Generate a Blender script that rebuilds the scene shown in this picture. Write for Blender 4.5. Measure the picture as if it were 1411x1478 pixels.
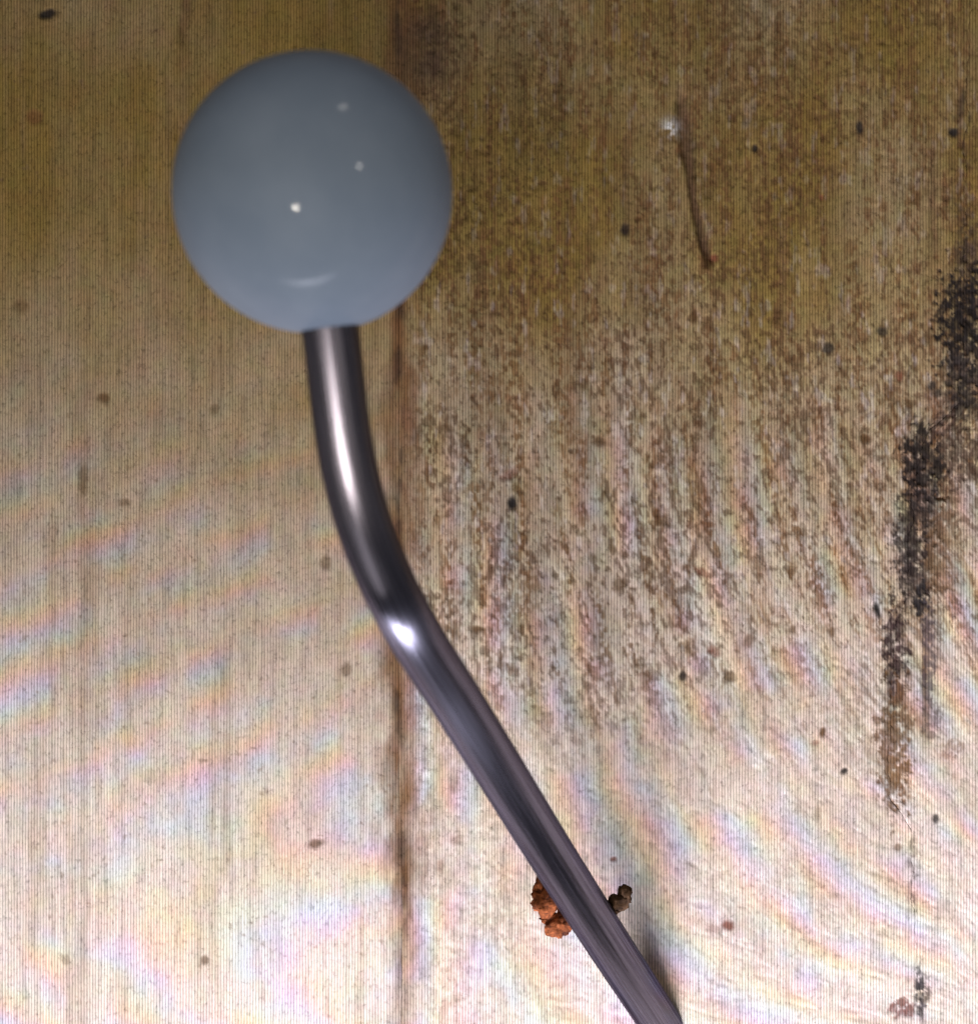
import bpy, bmesh, math
import numpy as np
from mathutils import Vector, Matrix

# ------------------------------------------------------------------ scene reset
for o in list(bpy.data.objects):
    bpy.data.objects.remove(o, do_unlink=True)
S = bpy.context.scene
COL = S.collection

# ------------------------------------------------------------------ camera
# The wall is the plane Y = 0; the lens stands 0.35 m in front of it and looks along +Y.
W0, H0, FPX, CAMD = 1411.0, 1478.0, 2626.0, 0.35
cam = bpy.data.cameras.new("camera")
cam.sensor_fit = 'HORIZONTAL'
cam.sensor_width = 36.0
cam.lens = 36.0 * FPX / W0
cam.clip_start = 0.01
cam.clip_end = 50.0
cam.dof.use_dof = True
cam.dof.focus_distance = 0.335
cam.dof.aperture_fstop = 16.0
camo = bpy.data.objects.new("camera", cam)
camo.location = (0, -CAMD, 0)
camo.rotation_euler = (math.radians(90), 0, 0)
COL.objects.link(camo)
S.camera = camo

# ------------------------------------------------------------------ world, lamps, exposure
world = bpy.data.worlds.new("World")
S.world = world
world.use_nodes = True
bg = world.node_tree.nodes["Background"]
bg.inputs[0].default_value = (0.95, 0.95, 1.0, 1)
bg.inputs[1].default_value = 0.065


def aim(o, target):
    d = Vector(target) - o.location
    o.rotation_euler = d.to_track_quat('-Z', 'Y').to_euler()


def lamp(name, kind, loc, target, power, color, **kw):
    l = bpy.data.lights.new(name, kind)
    l.energy = power
    l.color = color
    for k, v in kw.items():
        setattr(l, k, v)
    o = bpy.data.objects.new(name, l)
    o.location = loc
    COL.objects.link(o)
    aim(o, target)
    return o


# broad soft work light standing low under the lever, tipped up at the wall
lamp("work_light", 'AREA', (-0.03, -0.105, -0.29), (-0.008, 0.0, -0.08), 1.06, (0.88, 0.885, 1.0),
     shape='RECTANGLE', size=0.70, size_y=0.09, spread=math.radians(58))
# small flash beside the lens: the sharp glint on the knob and the streak on the rod
lamp("flash", 'POINT', (-0.064, -0.353, -0.0525), (0, 0, 0), 0.72, (1.0, 0.90, 0.76), shadow_soft_size=0.0075)
# added fill with no real source, low left, lifting the dark rod bend
lamp("rod_bend_fill", 'AREA', (-0.13, -0.33, -0.20), (-0.015, -0.085, -0.01), 0.09, (1.0, 0.93, 0.86), shape='DISK', size=0.20)
# two weak room lamps, upper right, seen as the two faint glints
lamp("room_lamp", 'POINT', (0.436, -0.596, 0.20), (0, 0, 0), 1.0, (1.0, 0.93, 0.86), shadow_soft_size=0.015)
lamp("room_lamp", 'POINT', (0.227, -0.339, 0.65), (0, 0, 0), 0.8, (1.0, 0.93, 0.86), shadow_soft_size=0.015)

S.render.engine = 'CYCLES'
S.view_settings.view_transform = 'Standard'
S.view_settings.look = 'None'
S.view_settings.exposure = 0.22
S.view_settings.gamma = 1.0
S.view_settings.use_curve_mapping = False


def at(px, py, depth):
    """photo position + distance from the lens (m) -> world point"""
    return Vector(((px - W0 / 2) / FPX * depth, depth - CAMD, -(py - H0 / 2) / FPX * depth))


MM = CAMD / FPX          # one photo unit on the wall plane, in metres (0.133 mm)

# ------------------------------------------------------------------ numpy noise
def _hash(ix, iy, seed):
    n = (ix.astype(np.int64) * 374761393 + iy.astype(np.int64) * 668265263 + seed * 1442695041) & 0xFFFFFFFF
    n = ((n ^ (n >> 13)) * 1274126177) & 0xFFFFFFFF
    n = ((n ^ (n >> 16)) * 2246822519) & 0xFFFFFFFF
    return ((n ^ (n >> 15)) & 0xFFFFFF) / float(0xFFFFFF)


def noise(x, y, seed=0):
    ix, iy = np.floor(x), np.floor(y)
    fx, fy = x - ix, y - iy
    fx = fx * fx * (3 - 2 * fx)
    fy = fy * fy * (3 - 2 * fy)
    a, b = _hash(ix, iy, seed), _hash(ix + 1, iy, seed)
    c, d = _hash(ix, iy + 1, seed), _hash(ix + 1, iy + 1, seed)
    return (a * (1 - fx) + b * fx) * (1 - fy) + (c * (1 - fx) + d * fx) * fy


def fbm(x, y, seed=0, octv=4):
    t, a, s = 0.0, 0.5, 0.0
    for k in range(octv):
        t = t + a * noise(x * 2 ** k + 17.3 * k, y * 2 ** k + 9.1 * k, seed + k)
        s += a
        a *= 0.55
    return t / s


def sstep(a, b, x):
    t = np.clip((x - a) / (b - a), 0, 1)
    return t * t * (3 - 2 * t)


# ------------------------------------------------------------------ materials
def mat(name):
    m = bpy.data.materials.new(name)
    m.use_nodes = True
    nt = m.node_tree
    b = nt.nodes["Principled BSDF"]
    return m, nt, b


def N(nt, typ, **kw):
    n = nt.nodes.new(typ)
    for k, v in kw.items():
        setattr(n, k, v)
    return n


def ramp(nt, fac, pts):
    r = N(nt, 'ShaderNodeValToRGB')
    e = r.color_ramp.elements
    while len(e) < len(pts):
        e.new(0.5)
    for i, (p, c) in enumerate(pts):
        e[i].position = p
        e[i].color = (c, c, c, 1) if isinstance(c, (int, float)) else (*c, 1)
    nt.links.new(fac, r.inputs[0])
    return r.outputs[0]


def mixc(nt, mode, fac, a, b):
    m = N(nt, 'ShaderNodeMix', data_type='RGBA', blend_type=mode)
    for sock, v in ((m.inputs[0], fac), (m.inputs[6], a), (m.inputs[7], b)):
        if hasattr(v, 'is_output'):
            nt.links.new(v, sock)
        else:
            sock.default_value = v if isinstance(v, (int, float)) else (*v, 1)
    return m.outputs[2]


def mapped_noise(nt, vec, scale, sc, detail=3, rough=0.6):
    mp = N(nt, 'ShaderNodeMapping')
    mp.inputs['Scale'].default_value = scale
    nt.links.new(vec, mp.inputs[0])
    n = N(nt, 'ShaderNodeTexNoise')
    n.inputs['Scale'].default_value = sc
    n.inputs['Detail'].default_value = detail
    n.inputs['Roughness'].default_value = rough
    nt.links.new(mp.outputs[0], n.inputs['Vector'])
    return n.outputs[0]


def wood_material():
    m, nt, b = mat("weathered_limewashed_wood")
    tc = N(nt, 'ShaderNodeTexCoord').outputs['Object']
    att = N(nt, 'ShaderNodeAttribute', attribute_name="wear_and_light").outputs['Color']
    # fine upright ribs imitating a screen's pixel grid, about 0.5 mm apart
    mp = N(nt, 'ShaderNodeMapping')
    nt.links.new(tc, mp.inputs[0])
    wv = N(nt, 'ShaderNodeTexWave', wave_type='BANDS', bands_direction='X', wave_profile='SIN')
    wv.inputs['Scale'].default_value = 2 * math.pi / (20 * 0.00056)
    wv.inputs['Distortion'].default_value = 1.2
    wv.inputs['Detail'].default_value = 2
    wv.inputs['Detail Scale'].default_value = 0.15
    nt.links.new(mp.outputs[0], wv.inputs['Vector'])
    ribs = ramp(nt, wv.outputs['Fac'], [(0.0, 0.42), (0.6, 1.0), (1.0, 1.15)])
    fib = mapped_noise(nt, tc, (1, 1, 0.10), 900, 4, 0.65)
    fibc = ramp(nt, fib, [(0.28, 0.66), (0.5, 1.0), (0.75, 1.18)])
    grit = mapped_noise(nt, tc, (1, 1, 0.7), 1400, 3, 0.7)
    gritc = ramp(nt, grit, [(0.30, 0.55), (0.46, 1.0), (0.7, 1.12)])
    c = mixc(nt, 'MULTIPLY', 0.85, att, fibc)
    c = mixc(nt, 'MULTIPLY', 0.75, c, gritc)
    c = mixc(nt, 'MULTIPLY', 0.75, c, ribs)
    # faint hue drift of the old wash
    hue = N(nt, 'ShaderNodeTexNoise')
    hue.inputs['Scale'].default_value = 260
    hue.inputs['Detail'].default_value = 3
    nt.links.new(tc, hue.inputs['Vector'])
    c = mixc(nt, 'OVERLAY', 0.12, c, hue.outputs['Color'])
    nt.links.new(c, b.inputs['Base Color'])
    b.inputs['Roughness'].default_value = 0.8
    b.inputs['Specular IOR Level'].default_value = 0.08
    bp = N(nt, 'ShaderNodeBump')
    bp.inputs['Strength'].default_value = 0.3
    bp.inputs['Distance'].default_value = 0.00025
    hh = mixc(nt, 'ADD', 1.0, fibc, gritc)
    hh = mixc(nt, 'ADD', 0.5, hh, ribs)
    nt.links.new(hh, bp.inputs['Height'])
    nt.links.new(bp.outputs[0], b.inputs['Normal'])
    return m


def knob_material():
    m, nt, b = mat("grey_blue_plastic")
    tc = N(nt, 'ShaderNodeTexCoord').outputs['Object']
    n = mapped_noise(nt, tc, (1, 1, 1), 120, 4, 0.6)
    c = ramp(nt, n, [(0.3, (0.235, 0.298, 0.395)), (0.7, (0.27, 0.335, 0.435))])
    nt.links.new(c, b.inputs['Base Color'])
    b.inputs['Roughness'].default_value = 0.55
    b.inputs['Specular IOR Level'].default_value = 0.08
    b.inputs['Coat Weight'].default_value = 0.15
    b.inputs['Coat Roughness'].default_value = 0.07
    smear = mapped_noise(nt, tc, (1, 0.6, 1), 160, 5, 0.7)
    nt.links.new(ramp(nt, smear, [(0.35, 0.055), (0.7, 0.13)]), b.inputs['Coat Roughness'])
    n2 = mapped_noise(nt, tc, (1, 1, 1), 700, 3, 0.6)
    bp = N(nt, 'ShaderNodeBump')
    bp.inputs['Strength'].default_value = 0.04
    bp.inputs['Distance'].default_value = 0.0002
    nt.links.new(n2, bp.inputs['Height'])
    nt.links.new(bp.outputs[0], b.inputs['Normal'])
    return m


def rod_material():
    m, nt, b = mat("dark_polished_steel")
    uv = N(nt, 'ShaderNodeUVMap', uv_map="UVMap").outputs[0]
    n = mapped_noise(nt, uv, (46, 0.35, 1), 1.0, 4, 0.65)
    c = ramp(nt, n, [(0.32, (0.12, 0.112, 0.145)), (0.68, (0.28, 0.268, 0.335))])
    nt.links.new(c, b.inputs['Base Color'])
    b.inputs['Metallic'].default_value = 1.0
    b.inputs['Specular Tint'].default_value = (0.25, 0.25, 0.28, 1)
    r = ramp(nt, n, [(0.3, 0.23), (0.7, 0.32)])
    nt.links.new(r, b.inputs['Roughness'])
    b.inputs['Anisotropic'].default_value = 0.9
    b.inputs['Anisotropic Rotation'].default_value = 0.0
    tg = N(nt, 'ShaderNodeTangent', direction_type='UV_MAP', uv_map="UVMap")
    nt.links.new(tg.outputs[0], b.inputs['Tangent'])
    bp = N(nt, 'ShaderNodeBump')
    bp.inputs['Strength'].default_value = 0.12
    bp.inputs['Distance'].default_value = 0.0002
    nt.links.new(n, bp.inputs['Height'])
    nt.links.new(bp.outputs[0], b.inputs['Normal'])
    return m


def rust_material(name, lo, hi):
    m, nt, b = mat(name)
    tc = N(nt, 'ShaderNodeTexCoord').outputs['Object']
    n = mapped_noise(nt, tc, (1, 1, 1), 780, 4, 0.7)
    nt.links.new(ramp(nt, n, [(0.34, lo), (0.56, hi), (0.70, tuple(min(1.0, 1.9 * c + 0.01) for c in hi))]), b.inputs['Base Color'])
    b.inputs['Roughness'].default_value = 0.85
    b.inputs['Specular IOR Level'].default_value = 0.1
    bp = N(nt, 'ShaderNodeBump')
    bp.inputs['Strength'].default_value = 0.8
    bp.inputs['Distance'].default_value = 0.0004
    nt.links.new(n, bp.inputs['Height'])
    nt.links.new(bp.outputs[0], b.inputs['Normal'])
    return m


def dirt_material():
    m, nt, b = mat("dark_dirt_in_joint")
    tc = N(nt, 'ShaderNodeTexCoord').outputs['Object']
    n = mapped_noise(nt, tc, (1, 1, 1), 600, 4, 0.65)
    nt.links.new(ramp(nt, n, [(0.4, (0.018, 0.014, 0.013)), (0.65, (0.07, 0.045, 0.03))]), b.inputs['Base Color'])
    b.inputs['Roughness'].default_value = 0.95
    return m


WOOD = wood_material()

# ------------------------------------------------------------------ the plank wall
def new_obj(name, me, m, parent=None):
    o = bpy.data.objects.new(name, me)
    COL.objects.link(o)
    if m:
        me.materials.append(m)
    if parent:
        o.parent = parent
    return o


wall = bpy.data.objects.new("plank_wall", None)
COL.objects.link(wall)
wall["kind"] = "structure"
wall["label"] = "weathered pale plank wall with brown joints and dark specks behind the knob"
wall["category"] = "wall"

CRACK = np.array([[-1300, 1405], [-300, 1402], [0, 1400], [60, 1399], [180, 1392], [330, 1392], [430, 1391], [500, 1389],
                  [580, 1382], [620, 1340], [660, 1322], [760, 1314], [860, 1308], [900, 1291], [1000, 1285],
                  [1080, 1281], [1150, 1286], [1200, 1313], [1320, 1318], [1400, 1324], [1460, 1330], [1700, 1322], [2800, 1330]], float)
CRACKW = np.array([[-1300, .5], [60, .5], [150, 2], [320, 3], [380, 12], [480, 20], [560, 17], [620, 12], [700, 13], [840, 12],
                   [890, 6], [960, 7], [1060, 5], [1150, 3], [1180, 1], [1210, 4], [1310, 4], [1340, 0.5], [1390, 1], [1420, 7],
                   [1460, 6], [1480, 1], [2800, 2]], float)


def crack_x(y):
    j = 16 * (fbm(y / 34.0, y * 0 + 3.3, 5, 4) - 0.5)
    return np.interp(y, CRACK[:, 0], CRACK[:, 1]) + j


def joint_a(y):
    return 576 + 5 * (noise(y / 260.0, y * 0, 31) - 0.5) * 2 + 3 * (fbm(y / 30.0, y * 0, 32, 3) - 0.5)


def joint_far(c):
    return lambda y: c + 5 * (noise(y / 200.0, y * 0 + c, 33) - 0.5)


def spots():
    """(x, y, rx, ry, darkness, rgb, rotation): knots, flecks and grains of dirt"""
    brown, black, red = (0.10, 0.05, 0.02), (0.022, 0.018, 0.016), (0.15, 0.045, 0.025)
    L = [(70, 20, 17, 8, .95, black, -.2), (50, 168, 13, 14, .5, red, 0), (150, 573, 11, 9, .8, brown, 0),
         (120, 690, 8, 26, .5, brown, 0), (180, 725, 10, 7, .55, brown, 0),
         (455, 1218, 13, 8, .8, brown, -.4), (295, 1385, 8, 8, .75, brown, 0), (500, 965, 9, 12, .6, brown, .3), (470, 812, 9, 12, .6, brown, 0),
         (310, 590, 8, 8, .5, brown, 0), (30, 440, 12, 12, .5, brown, 0), (215, 1120, 9, 14, .25, brown, 0), (95, 1385, 9, 9, .4, brown, 0),
         (739, 726, 8, 12, .98, black, 0), (690, 908, 12, 7, .9, brown, 0), (745, 509, 14, 7, .7, brown, 0),
         (735, 685, 17, 7, .6, red, -.6), (645, 617, 12, 7, .6, brown, .2), (865, 636, 13, 9, .8, brown, .3), (725, 878, 7, 8, .5, brown, 0),
         (903, 331, 8, 11, .95, black, .2), (920, 316, 6, 5, .9, brown, 0), (783, 264, 8, 4, .8, brown, 0), (1030, 372, 8, 7, .9, red, 0),
         (1017, 380, 6, 9, .8, brown, 0), (855, 370, 7, 9, .5, brown, 0), (1089, 214, 5, 7, .9, black, 0), (1020, 102, 5, 6, .8, brown, 0),
         (1240, 184, 6, 11, .9, black, 0), (1278, 168, 6, 16, .7, brown, 0), (1376, 190, 9, 8, .95, black, 0), (1387, 150, 5, 26, .8, black, .1),
         (1365, 286, 8, 6, .9, brown, 0), (1326, 282, 6, 12, .6, brown, 0), (1185, 285, 4, 5, .7, red, 0),
         (1001, 456, 6, 14, .9, brown, 0), (1122, 452, 8, 12, .7, brown, 0), (1102, 445, 6, 14, .7, brown, 0), (1195, 502, 9, 10, .85, black, .3),
         (1155, 505, 7, 10, .6, brown, 0), (1272, 478, 10, 7, .8, black, .4), (1316, 455, 9, 8, .7, brown, 0), (1345, 556, 7, 7, .8, black, 0),
         (1353, 568, 8, 7, .8, black, 0), (1297, 543, 8, 9, .7, red, 0), (1248, 633, 10, 8, .95, brown, .2), (1312, 582, 8, 9, .8, brown, 0),
         (1265, 880, 5, 13, .98, black, -.3), (1187, 1057, 5, 9, .95, brown, .1), (1176, 1072, 7, 5, .6, red, 0), (1218, 1113, 7, 5, .95, black, -.5),
         (1350, 1181, 6, 8, .9, black, 0), (1295, 1223, 7, 6, .7, brown, 0), (885, 1240, 6, 4, .85, red, 0), (1050, 1336, 12, 9, .9, red, .3),
         (1080, 925, 9, 14, .7, brown, .4), (1052, 978, 10, 10, .8, brown, .3), (985, 976, 6, 8, .9, black, 0), (932, 978, 10, 12, .6, brown, .5),
         (893, 843, 12, 14, .75, brown, .4), (855, 805, 8, 9, .5, brown, 0), (1030, 940, 12, 9, .7, red, .5), (900, 800, 8, 8, .6, brown, 0),
         (960, 750, 8, 14, .6, brown, -.4), (1012, 825, 14, 7, .7, red, .6), (948, 740, 7, 8, .8, brown, 0), (1076, 663, 7, 6, .5, brown, 0),
         (1144, 908, 6, 8, .7, brown, 0), (1200, 912, 6, 10, .6, brown, 0), (655, 1130, 8, 14, .45, brown, 0), (660, 1213, 10, 9, .5, brown, 0),
         (635, 1250, 7, 12, .4, red, 0), (1030, 1340, 12, 6, .4, red, .4), (1180, 1175, 5, 14, .5, brown, 0)]
    return L


def wall_fields(x, y):
    """x, y in photo units on the wall plane. Returns relief (mm, + towards viewer) and albedo."""
    shp = x.shape
    # --- soft boundaries and joints
    dj = x - joint_a(y)
    dc = x - crack_x(y)
    cw = np.interp(y, CRACKW[:, 0], CRACKW[:, 1])
    right = sstep(-10, 40, dj)                 # 1 on the rougher right-hand plank
    # --- grain flow: upright at the top, sweeping to the right lower down (old saw arcs)
    ys = np.clip(y - 430, 0, None)
    k = np.clip((x - 640) / 520.0, 0, 1.4)
    flow = x - k * ys ** 2 / 2900.0
    left_flow = y + 0.42 * x - sstep(1080, 1500, y) * 0.95 * x
    # --- relief
    h = 0.22 * (fbm(x / 210.0, y / 700.0, 1, 3) - 0.5)
    g = fbm(flow / 22.0, y / 210.0, 2, 4)
    h += 0.09 * (g - 0.5) * (0.35 + 0.65 * right)
    pit = fbm(flow / 8.5, y / 15.0, 3, 3)
    h -= 0.09 * sstep(0.55, 0.85, pit) * (0.18 + 0.82 * right)
    h += 0.04 * (noise(x / 3.0, y / 7.0, 4) - 0.5)
    # --- albedo: limewash over tan wood, graded darker upwards to paint in light falloff
    wash_falloff = np.clip(fbm(x / 160.0, y / 300.0, 11, 4) * 1.1 - 0.05, 0, 1)
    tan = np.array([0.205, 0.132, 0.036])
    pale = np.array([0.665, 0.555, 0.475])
    wash_falloff = np.clip(0.28 * wash_falloff + 0.85 * sstep(280, 1400, y + 260 * (fbm(x / 130., y / 130., 12, 3) - .5)) - 0.10, 0, 1)  # paler towards the bottom: lamp falloff put into the albedo
    A = tan + (pale - tan) * wash_falloff[..., None]

    def stain(A, m, c):
        m = np.clip(m, 0, 1)[..., None]
        return A * (1 - m) + np.array(c) * m
    # grain colour streaks
    A = A * (1 + 0.45 * (g - 0.5) * (0.35 + 0.65 * right * (1 - 0.6 * sstep(850, 1150, y))))[..., None]
    st = fbm(flow / 11.0, y / 75.0, 13, 4)
    A = stain(A, 0.30 * sstep(0.48, 0.72, fbm(flow / 30.0, y / 150.0, 26, 4)) * right * (1 - 0.7 * sstep(900, 1150, y)), (0.17, 0.105, 0.04))
    gran = fbm(x / 4.6, y / 7.0, 23, 2)
    low = 1 - 0.75 * sstep(850, 1150, y + 200 * (fbm(x / 140., y / 140., 24, 3) - .5))
    arcs = 0.5 + 0.5 * np.cos(flow / 31.0 * 2 * np.pi + 5 * (fbm(x / 60., y / 90., 25, 3) - .5))
    arcs = 0.35 + 0.65 * arcs * sstep(380, 620, y) + 0.4 * (1 - sstep(380, 620, y))
    A = stain(A, 0.85 * sstep(0.40, 0.66, st) * sstep(0.33, 0.62, gran) * (0.5 + 0.5 * arcs) * low * right, (0.14, 0.068, 0.026))
    A = stain(A, 0.30 * sstep(0.55, 0.75, fbm(x / 26.0, y / 420.0, 14, 4)) * (1 - right), (0.28, 0.18, 0.09))
    # rose, straw and sage bands: screen moire put into the wood colour
    ph = np.where(dj > 0, flow / 58.0, left_flow / 76.0) * 2 * np.pi + 3.0 * (fbm(x / 120., y / 120., 15, 3) - .5)
    amp = sstep(430, 820, y + 120 * (fbm(x / 90., y / 90., 16, 2) - .5)) * (0.1 + 1.5 * sstep(0.3, 0.75, fbm(x / 60., y / 60., 17, 3)))
    tint = np.stack([0.09 * np.cos(ph), 0.06 * np.cos(ph + 2.2), 0.17 * np.cos(ph + 3.7) + 0.05], -1)
    A = A * (1 + 0.12 * right * sstep(250, 600, y) * (1 - sstep(900, 1200, y)))[..., None] * (1 + tint * amp[..., None] * 0.88)
    # fine specks on the right plank
    sp = fbm(flow / 4.6, y / 10.0, 18, 3)
    dens = fbm(x / 90., y / 130., 19, 4)
    thr = 0.64 - 0.20 * sstep(0.35, 0.68, dens) * (0.4 + 0.6 * arcs)
    m = sstep(thr - 0.05, thr + 0.15, sp) * right * low
    A = stain(A, (0.45 + 0.22 * sstep(250, 500, y)) * m, (0.085, 0.04, 0.018))
    h -= 0.08 * m
    sp2 = fbm(x / 9.0, y / 9.0, 20, 2)
    A = stain(A, 0.45 * sstep(0.80, 0.90, sp2) * (1 - right), (0.16, 0.10, 0.055))
    # pale flecks where the wash sits thick
    A = stain(A, (0.08 + 0.12 * sstep(300, 600, y)) * sstep(0.62, 0.80, fbm(flow / 9.0, y / 26.0, 21, 3)) * right, (0.78, 0.70, 0.64))
    # named spots
    wob = 0.5 * (fbm(x / 9.0, y / 9.0, 22, 3) - 0.5)
    for (sx, sy, rx, ry, d, c, rot) in spots():
        near = (np.abs(x - sx) < 45) & (np.abs(y - sy) < 45)
        if not near.any():
            continue
        dx, dy = x[near] - sx, y[near] - sy
        ca, sa = math.cos(rot), math.sin(rot)
        u, v = (dx * ca + dy * sa) / rx, (-dx * sa + dy * ca) / ry
        r = np.sqrt(u * u + v * v) + 1.2 * wob[near]
        m = d * (1 - sstep(0.45, 1.25, r))
        A[near] = A[near] * (1 - m[:, None]) + np.array(c) * m[:, None]
        h[near] -= 0.12 * m
    # long gouge near the top of the right plank, its shade and a highlight on the lip painted in
    t = np.clip((y - 120) / 255.0, 0, 1)
    gx = 984 + 12 * t + 26 * t ** 2.2 + 5 * (fbm(y / 30., y * 0, 41, 3) - .5)
    gw = 5 + 9 * np.exp(-((y - 185) / 60.) ** 2) + 4 * np.exp(-((y - 340) / 40.) ** 2)
    gm = (1 - sstep(0.3, 1.2, np.abs(x - gx) / gw)) * sstep(105, 150, y) * (1 - sstep(360, 392, y))
    A = stain(A, 0.85 * gm, (0.11, 0.062, 0.034))
    h -= 1.1 * gm
    lip = np.exp(-(((x - 968) / 12.) ** 2 + ((y - 184) / 12.) ** 2))
    lip = lip * sstep(0.35, 0.65, fbm(x / 6., y / 9., 42, 3))
    A = stain(A, 0.95 * lip, (0.62, 0.58, 0.54))
    h += 0.08 * lip
    for (bx, y0, y1, bw, d) in ((906, 190, 325, 9, .6), (853, 300, 360, 8, .5), (1130, 320, 420, 7, .55), (1132, 430, 470, 8, .5),
                                (268, -400, 60, 9, .75), (268, 60, 330, 12, .30), (122, 520, 1500, 9, .28), (328, 930, 1260, 9, .34),
                                (1347, 200, 360, 5, .6), (1383, 100, 200, 5, .7), (830, 420, 640, 14, .3), (1336, 890, 1075, 7, .8)):
        bm_ = (1 - sstep(0.2, 1.3, np.abs(x - bx - 8 * (fbm(y / 45., y * 0 + bx, 43, 3) - .5)) / bw))
        bm_ = bm_ * sstep(y0 - 30, y0 + 25, y) * (1 - sstep(y1 - 25, y1 + 30, y)) * (0.45 + 0.9 * fbm(x / 10., y / 40., 44, 3))
        A = stain(A, d * bm_, (0.15, 0.085, 0.04))
        h -= 0.5 * d * bm_
    # --- brown joint between the two middle planks
    jn = fbm(x / 18., y / 46., 51, 4)
    jw = 12 + 30 * sstep(0.3, 0.75, jn) + 16 * np.exp(-((y - 640) / 150.) ** 2) + 20 * np.exp(-((y - 60) / 90.) ** 2) + 14 * sstep(860, 960, y)
    side = np.where(dj > 0, 1.0, 1.25)
    jm = (1 - sstep(0.0, 1.3, np.abs(dj + 10 * (fbm(x / 30., y / 70., 55, 3) - .5)) * side / jw)) * (0.35 + 0.95 * fbm(x / 14., y / 60., 52, 3))
    fade = 1 - 0.3 * sstep(1280, 1440, y)
    A = stain(A, 0.95 * jm * fade, (0.15, 0.070, 0.028))
    core = (1 - sstep(0.0, 1.0, np.abs(dj + 6 * (fbm(x / 20., y / 40., 56, 3) - .5)) / 13.0)) * fade * sstep(.38, .66, fbm(x / 14., y / 44., 53, 3))
    A = stain(A, 0.8 * core, (0.055, 0.032, 0.02))
    h -= 0.22 * (1 - sstep(0, 20, np.abs(dj)))
    # dark patch above right of the knob on the wood
    pt = np.exp(-(((x - 618) / 45.) ** 2 + ((y - 75) / 62.) ** 2)) * (0.3 + 1.2 * fbm(x / 24., y / 34., 54, 4))
    A = stain(A, 0.85 * np.clip(pt, 0, 1), (0.085, 0.05, 0.03))
    # --- ragged broken joint at the right, packed with black grit
    gr = fbm(x / 13., y / 20., 61, 4)
    gr2 = fbm(x / 5., y / 6., 62, 3)
    spread = np.exp(-((dc - cw * 0.8) / (cw * 2.0 + 4)) ** 2) * sstep(0.44, 0.62, gr2) * sstep(0.36, 0.56, gr) * np.clip(cw / 7.0, 0, 1)
    A = stain(A, 0.92 * spread, (0.06, 0.036, 0.026))
    core2 = np.exp(-((dc - 1) / (cw * 0.75 + 1.5)) ** 2) * sstep(0.40, 0.58, fbm(x / 8., y / 22., 64, 3)) * np.clip(cw / 4.0, 0, 1)
    A = stain(A, 0.6 * core2, (0.024, 0.017, 0.016))
    h -= 0.12 * spread + 0.2 * core2
    for (ex, ey, erx, ery, d, c) in ((1394, 360, 16, 60, .7, (0.06, 0.04, 0.025)), (1355, 720, 30, 60, .6, (0.09, 0.05, 0.03)), (1392, 470, 38, 72, 1.0, (0.018, 0.013, 0.011)), (1398, 560, 32, 48, .95, (0.03, 0.022, 0.018)),
                                     (1385, 655, 34, 42, .8, (0.06, 0.035, 0.024)), (1332, 665, 30, 52, .95, (0.018, 0.013, 0.011)),
                                     (1322, 775, 30, 80, .9, (0.022, 0.015, 0.013)), (1330, 860, 12, 24, .95, (0.022, 0.018, 0.018)),
                                     (1360, 800, 22, 60, .55, (0.18, 0.10, 0.05)), (1292, 950, 16, 68, .95, (0.035, 0.02, 0.018)),
                                     (1340, 950, 9, 70, .75, (0.06, 0.045, 0.05)), (1290, 1075, 24, 85, .85, (0.12, 0.062, 0.028)),
                                     (1300, 1120, 16, 40, .6, (0.17, 0.09, 0.04)), (1342, 1040, 12, 24, .6, (0.09, 0.06, 0.05)),
                                     (1303, 1455, 18, 12, .85, (0.14, 0.045, 0.03)), (1327, 1432, 8, 34, .9, (0.035, 0.03, 0.032)),
                                     (1372, 1080, 14, 14, .5, (0.16, 0.08, 0.03))):
        r = np.sqrt(((x - ex) / erx) ** 2 + ((y - ey) / ery) ** 2) + 1.3 * (gr2 - .5) + 1.1 * (gr - 0.5)
        m = d * (1 - sstep(0.85, 1.25, r)) * sstep(0.26, 0.46, fbm(x / 6., y / 8., 63, 3)) * (0.8 + 0.2 * sstep(0.30, 0.52, gran))
        A = stain(A, m, c)
        h -= 0.12 * m
    return h, np.clip(A, 0.01, 0.9)


def axis(lo, hi, f0, f1, fine, coarse):
    pts = []
    v = lo
    while v < hi - 1e-6:
        pts.append(v)
        v += fine if f0 - fine <= v <= f1 else coarse
    pts.append(hi)
    return np.array(pts)


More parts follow.
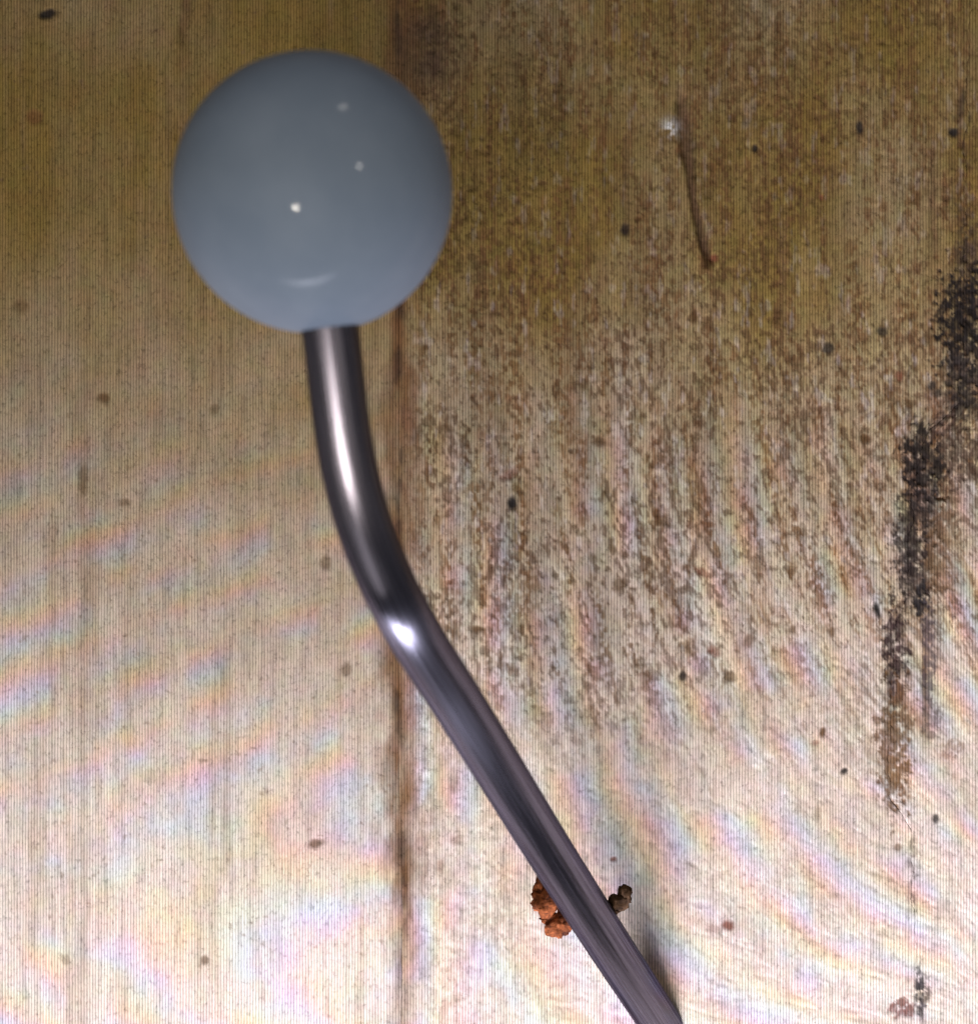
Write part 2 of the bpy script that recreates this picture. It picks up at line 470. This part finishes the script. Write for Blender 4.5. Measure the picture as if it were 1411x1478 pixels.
def plank(lfun, rfun, lo_gap, hi_gap, step, seed):
    ys = axis(-1300, 2800, -60, 1540, step, 24.0)
    mid = (ys * 0)
    xl, xr = lfun(ys), rfun(ys)
    w = float(np.median(xr - xl))
    c0, c1 = float(np.median(xl)), float(np.median(xr))
    f0, f1 = max(-60, c0), min(1480, c1)
    if f1 <= f0:
        sx = np.linspace(0, 1, 40)
    else:
        xs = axis(c0, c1, f0, f1, step, 24.0)
        sx = (xs - c0) / (c1 - c0)
    Y, Sx = np.meshgrid(ys, sx, indexing='ij')
    XL, XR = xl[:, None] + lo_gap(ys)[:, None], xr[:, None] - hi_gap(ys)[:, None]
    X = XL + (XR - XL) * Sx
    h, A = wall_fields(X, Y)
    dl, dr = X - XL, XR - X
    h = h - 0.05 * (1 - sstep(0, 7, dl)) - 0.05 * (1 - sstep(0, 7, dr))   # worn arrises
    h = h + 0.25 * (_hash(np.array([seed]), np.array([3]), 9)[0] - 0.5)
    ny, nx = X.shape
    P = np.empty((ny, nx, 3))
    P[..., 0] = (X - W0 / 2) * MM
    P[..., 1] = -h * 0.001
    P[..., 2] = -(Y - H0 / 2) * MM
    V = P.reshape(-1, 3)
    idx = np.arange(ny * nx).reshape(ny, nx)
    F = np.stack([idx[:-1, :-1], idx[1:, :-1], idx[1:, 1:], idx[:-1, 1:]], -1).reshape(-1, 4)
    # skirt: the edges of the plank run back 12 mm
    ring = np.concatenate([idx[0, :], idx[1:, -1], idx[-1, -2::-1], idx[-2:0:-1, 0]])
    B = V[ring].copy()
    B[:, 1] = 0.012
    bi = np.arange(len(ring)) + len(V)
    nxt = np.roll(np.arange(len(ring)), -1)
    SK = np.stack([ring, ring[nxt], bi[nxt], bi], -1)
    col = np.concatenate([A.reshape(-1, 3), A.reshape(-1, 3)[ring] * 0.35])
    V = np.concatenate([V, B])
    F = np.concatenate([F, SK])
    me = bpy.data.meshes.new("plank")
    me.vertices.add(len(V))
    me.vertices.foreach_set("co", V.astype(np.float32).ravel())
    me.loops.add(F.size)
    me.loops.foreach_set("vertex_index", F.astype(np.int32).ravel())
    me.polygons.add(len(F))
    me.polygons.foreach_set("loop_start", np.arange(0, F.size, 4, dtype=np.int32))
    me.polygons.foreach_set("loop_total", np.full(len(F), 4, dtype=np.int32))
    me.polygons.foreach_set("use_smooth", np.ones(len(F), dtype=bool))
    ca = me.color_attributes.new("wear_and_light", 'FLOAT_COLOR', 'POINT')
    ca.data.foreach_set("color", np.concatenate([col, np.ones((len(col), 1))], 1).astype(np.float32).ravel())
    me.update()
    me.validate()
    return new_obj("plank", me, WOOD, wall)


zero = lambda y: y * 0 + 0.08
half_crack = lambda y: np.interp(y, CRACKW[:, 0], CRACKW[:, 1]) * 0.0 + 0.06
half_crack2 = lambda y: np.interp(y, CRACKW[:, 0], CRACKW[:, 1]) * 0.0 + 0.06
STEP = 2.1
edges = [joint_far(-900), joint_far(-165), joint_a, crack_x, joint_far(2060), joint_far(2800)]
gaps = [(zero, zero), (zero, zero), (zero, half_crack), (half_crack2, zero), (zero, zero)]
for i in range(5):
    plank(edges[i], edges[i + 1], gaps[i][0], gaps[i][1], STEP, i)

bm = bmesh.new()
bmesh.ops.create_cube(bm, size=1.0, matrix=Matrix.Translation((0.033, 0.0105, -0.0015)) @ Matrix.Diagonal((0.49, 0.012, 0.54, 1)))
me = bpy.data.meshes.new("backing_board")
bm.to_mesh(me)
bm.free()
new_obj("backing_board", me, dirt_material(), wall)

# ------------------------------------------------------------------ the lever: knob, bent rod, split pin
lever = bpy.data.objects.new("knob_lever", None)
COL.objects.link(lever)
lever["label"] = "bent dark steel lever with a glossy grey-blue ball knob on its upper end"
lever["category"] = "lever"

ROD_D = 0.00812
path = [(470, 430, 83.1), (478, 474, 82.9), (485, 550, 82.55), (495, 640, 82.2), (517, 740, 81.85), (553, 835, 81.4), (578, 880, 80.7),
        (600, 922, 79.2), (640, 982, 77.0), (694, 1069, 74.2), (720, 1111, 72.8), (778, 1206, 69.7), (838, 1301, 66.6), (889, 1380, 64.0), (930, 1442, 62),
        (972, 1506, 60), (1000, 1548, 58.7)]
ctrl = [at(px, py, ROD_D * FPX / w) for px, py, w in path]
# smooth the control polygon into a dense centre line
pts = np.array([list(p) for p in ctrl])
seg = np.r_[0, np.cumsum(np.linalg.norm(np.diff(pts, axis=0), axis=1))]
tt = np.linspace(0, seg[-1], 260)
cen = np.stack([np.interp(tt, seg, pts[:, k]) for k in range(3)], 1)
for _ in range(90):
    c2 = cen.copy()
    c2[1:-1] = 0.25 * cen[:-2] + 0.5 * cen[1:-1] + 0.25 * cen[2:]
    cen = c2
NS = 40
bm = bmesh.new()
uvl = bm.loops.layers.uv.new("UVMap")
rings = []
T = np.gradient(cen, axis=0)
T /= np.linalg.norm(T, axis=1)[:, None]
nrm = Vector((1, 0, 0))
for i in range(len(cen)):
    t = Vector(T[i])
    nrm = (nrm - t * nrm.dot(t)).normalized()
    bi = t.cross(nrm)
    rr = ROD_D / 2
    rings.append([bm.verts.new(Vector(cen[i]) + (nrm * math.cos(a) + bi * math.sin(a)) * rr)
                  for a in [2 * math.pi * k / NS for k in range(NS)]])
for i in range(len(rings) - 1):
    for k in range(NS):
        f = bm.faces.new((rings[i][k], rings[i][(k + 1) % NS], rings[i + 1][(k + 1) % NS], rings[i + 1][k]))
        f.smooth = True
        for lp, (u, v) in zip(f.loops, ((k, i), (k + 1, i), (k + 1, i + 1), (k, i + 1))):
            lp[uvl].uv = (u / NS, v / 20.0)
bm.faces.new(rings[0])
bm.faces.new(list(reversed(rings[-1])))
bmesh.ops.recalc_face_normals(bm, faces=bm.faces)
me = bpy.data.meshes.new("rod")
bm.to_mesh(me)
bm.free()
rod = new_obj("rod", me, rod_material(), lever)

# ball: turned profile with a small flat and rim where the rod enters
BC = at(451.5, 279, 0.2565)
R = 0.01965
axis_dir = (Vector(cen[12]) - BC).normalized()
prof = []
flat = 0.0046
a0 = math.asin(flat / R)
prof.append((0.0, -R * math.cos(a0) - 0.0000))
prof.append((flat * 0.96, -R * math.cos(a0)))
NP = 72
for i in range(NP + 1):
    a = a0 + (math.pi - a0) * i / NP
    prof.append((R * math.sin(a), -R * math.cos(a)))
bm = bmesh.new()
NSB = 96
rg = []
for (r, z) in prof:
    if r < 1e-6:
        rg.append([bm.verts.new((0, 0, z))])
    else:
        rg.append([bm.verts.new((r * math.cos(2 * math.pi * k / NSB), r * math.sin(2 * math.pi * k / NSB), z)) for k in range(NSB)])
for i in range(len(rg) - 1):
    A_, B_ = rg[i], rg[i + 1]
    for k in range(NSB):
        k2 = (k + 1) % NSB
        if len(A_) == 1:
            f = bm.faces.new((A_[0], B_[k2], B_[k]))
        elif len(B_) == 1:
            f = bm.faces.new((A_[k], A_[k2], B_[0]))
        else:
            f = bm.faces.new((A_[k], A_[k2], B_[k2], B_[k]))
        f.smooth = i > 1
bmesh.ops.recalc_face_normals(bm, faces=bm.faces)
me = bpy.data.meshes.new("ball_knob")
bm.to_mesh(me)
bm.free()
ball = new_obj("ball_knob", me, knob_material(), lever)
ball.location = BC
ball.rotation_euler = (-axis_dir).to_track_quat('Z', 'X').to_euler()

# rusty split pin through the rod: folded eye on the left, bent tail on the right
DP = 0.3255
px2m = DP / FPX


def rust_clump(name, lumps, m, parent, seed):
    """rough flaking lump: overlapping faceted knots joined into one crust"""
    bm = bmesh.new()
    for q, (px, py, dd, rx, ry) in enumerate(lumps):
        c = at(px, py, DP + dd)
        r = bmesh.ops.create_icosphere(bm, subdivisions=3, radius=1.0)
        for v in r['verts']:
            n = v.co.normalized()
            f = 0.45 + 0.85 * float(fbm(np.array([n.x * 2.2 + n.z * 1.3 + seed + q * 3.1]), np.array([n.y * 2.2 - n.z * 1.7 + q]), seed, 3)[0])
            f += 0.42 * (float(noise(np.array([n.x * 6 + q * 5.0 + n.z * 3]), np.array([n.y * 6 + n.z * 5]), seed + 4)[0]) - 0.5)
            v.co = c + Vector((n.x * rx * px2m, n.y * 0.7 * min(rx, ry) * px2m, n.z * ry * px2m)) * f
    for f in bm.faces:
        f.smooth = True
    bmesh.ops.recalc_face_normals(bm, faces=bm.faces)
    me = bpy.data.meshes.new(name)
    bm.to_mesh(me)
    bm.free()
    return new_obj(name, me, m, parent)


r_red = rust_material("red_rust", (0.035, 0.010, 0.006), (0.22, 0.062, 0.020))
r_brn = rust_material("brown_rust", (0.022, 0.012, 0.008), (0.07, 0.036, 0.018))
pin = rust_clump("rusty_pin_end", [(781, 1286, 0, 14, 26), (787, 1304, -.001, 21, 21), (797, 1326, .0005, 17, 12), (806, 1337, 0, 24, 17), (818, 1326, 0, 18, 20)],
                 r_red, lever, 3)
pin["label"] = "flaking orange-brown rusty pin end on the left of the rod"
tail = rust_clump("rusty_pin_tail", [(876, 1312, 0, 20, 12), (893, 1303, 0, 16, 14), (901, 1293, 0, 11, 17)],
                  r_brn, lever, 9)
tail["label"] = "dark brown stub of the rusty pin on the right of the rod"
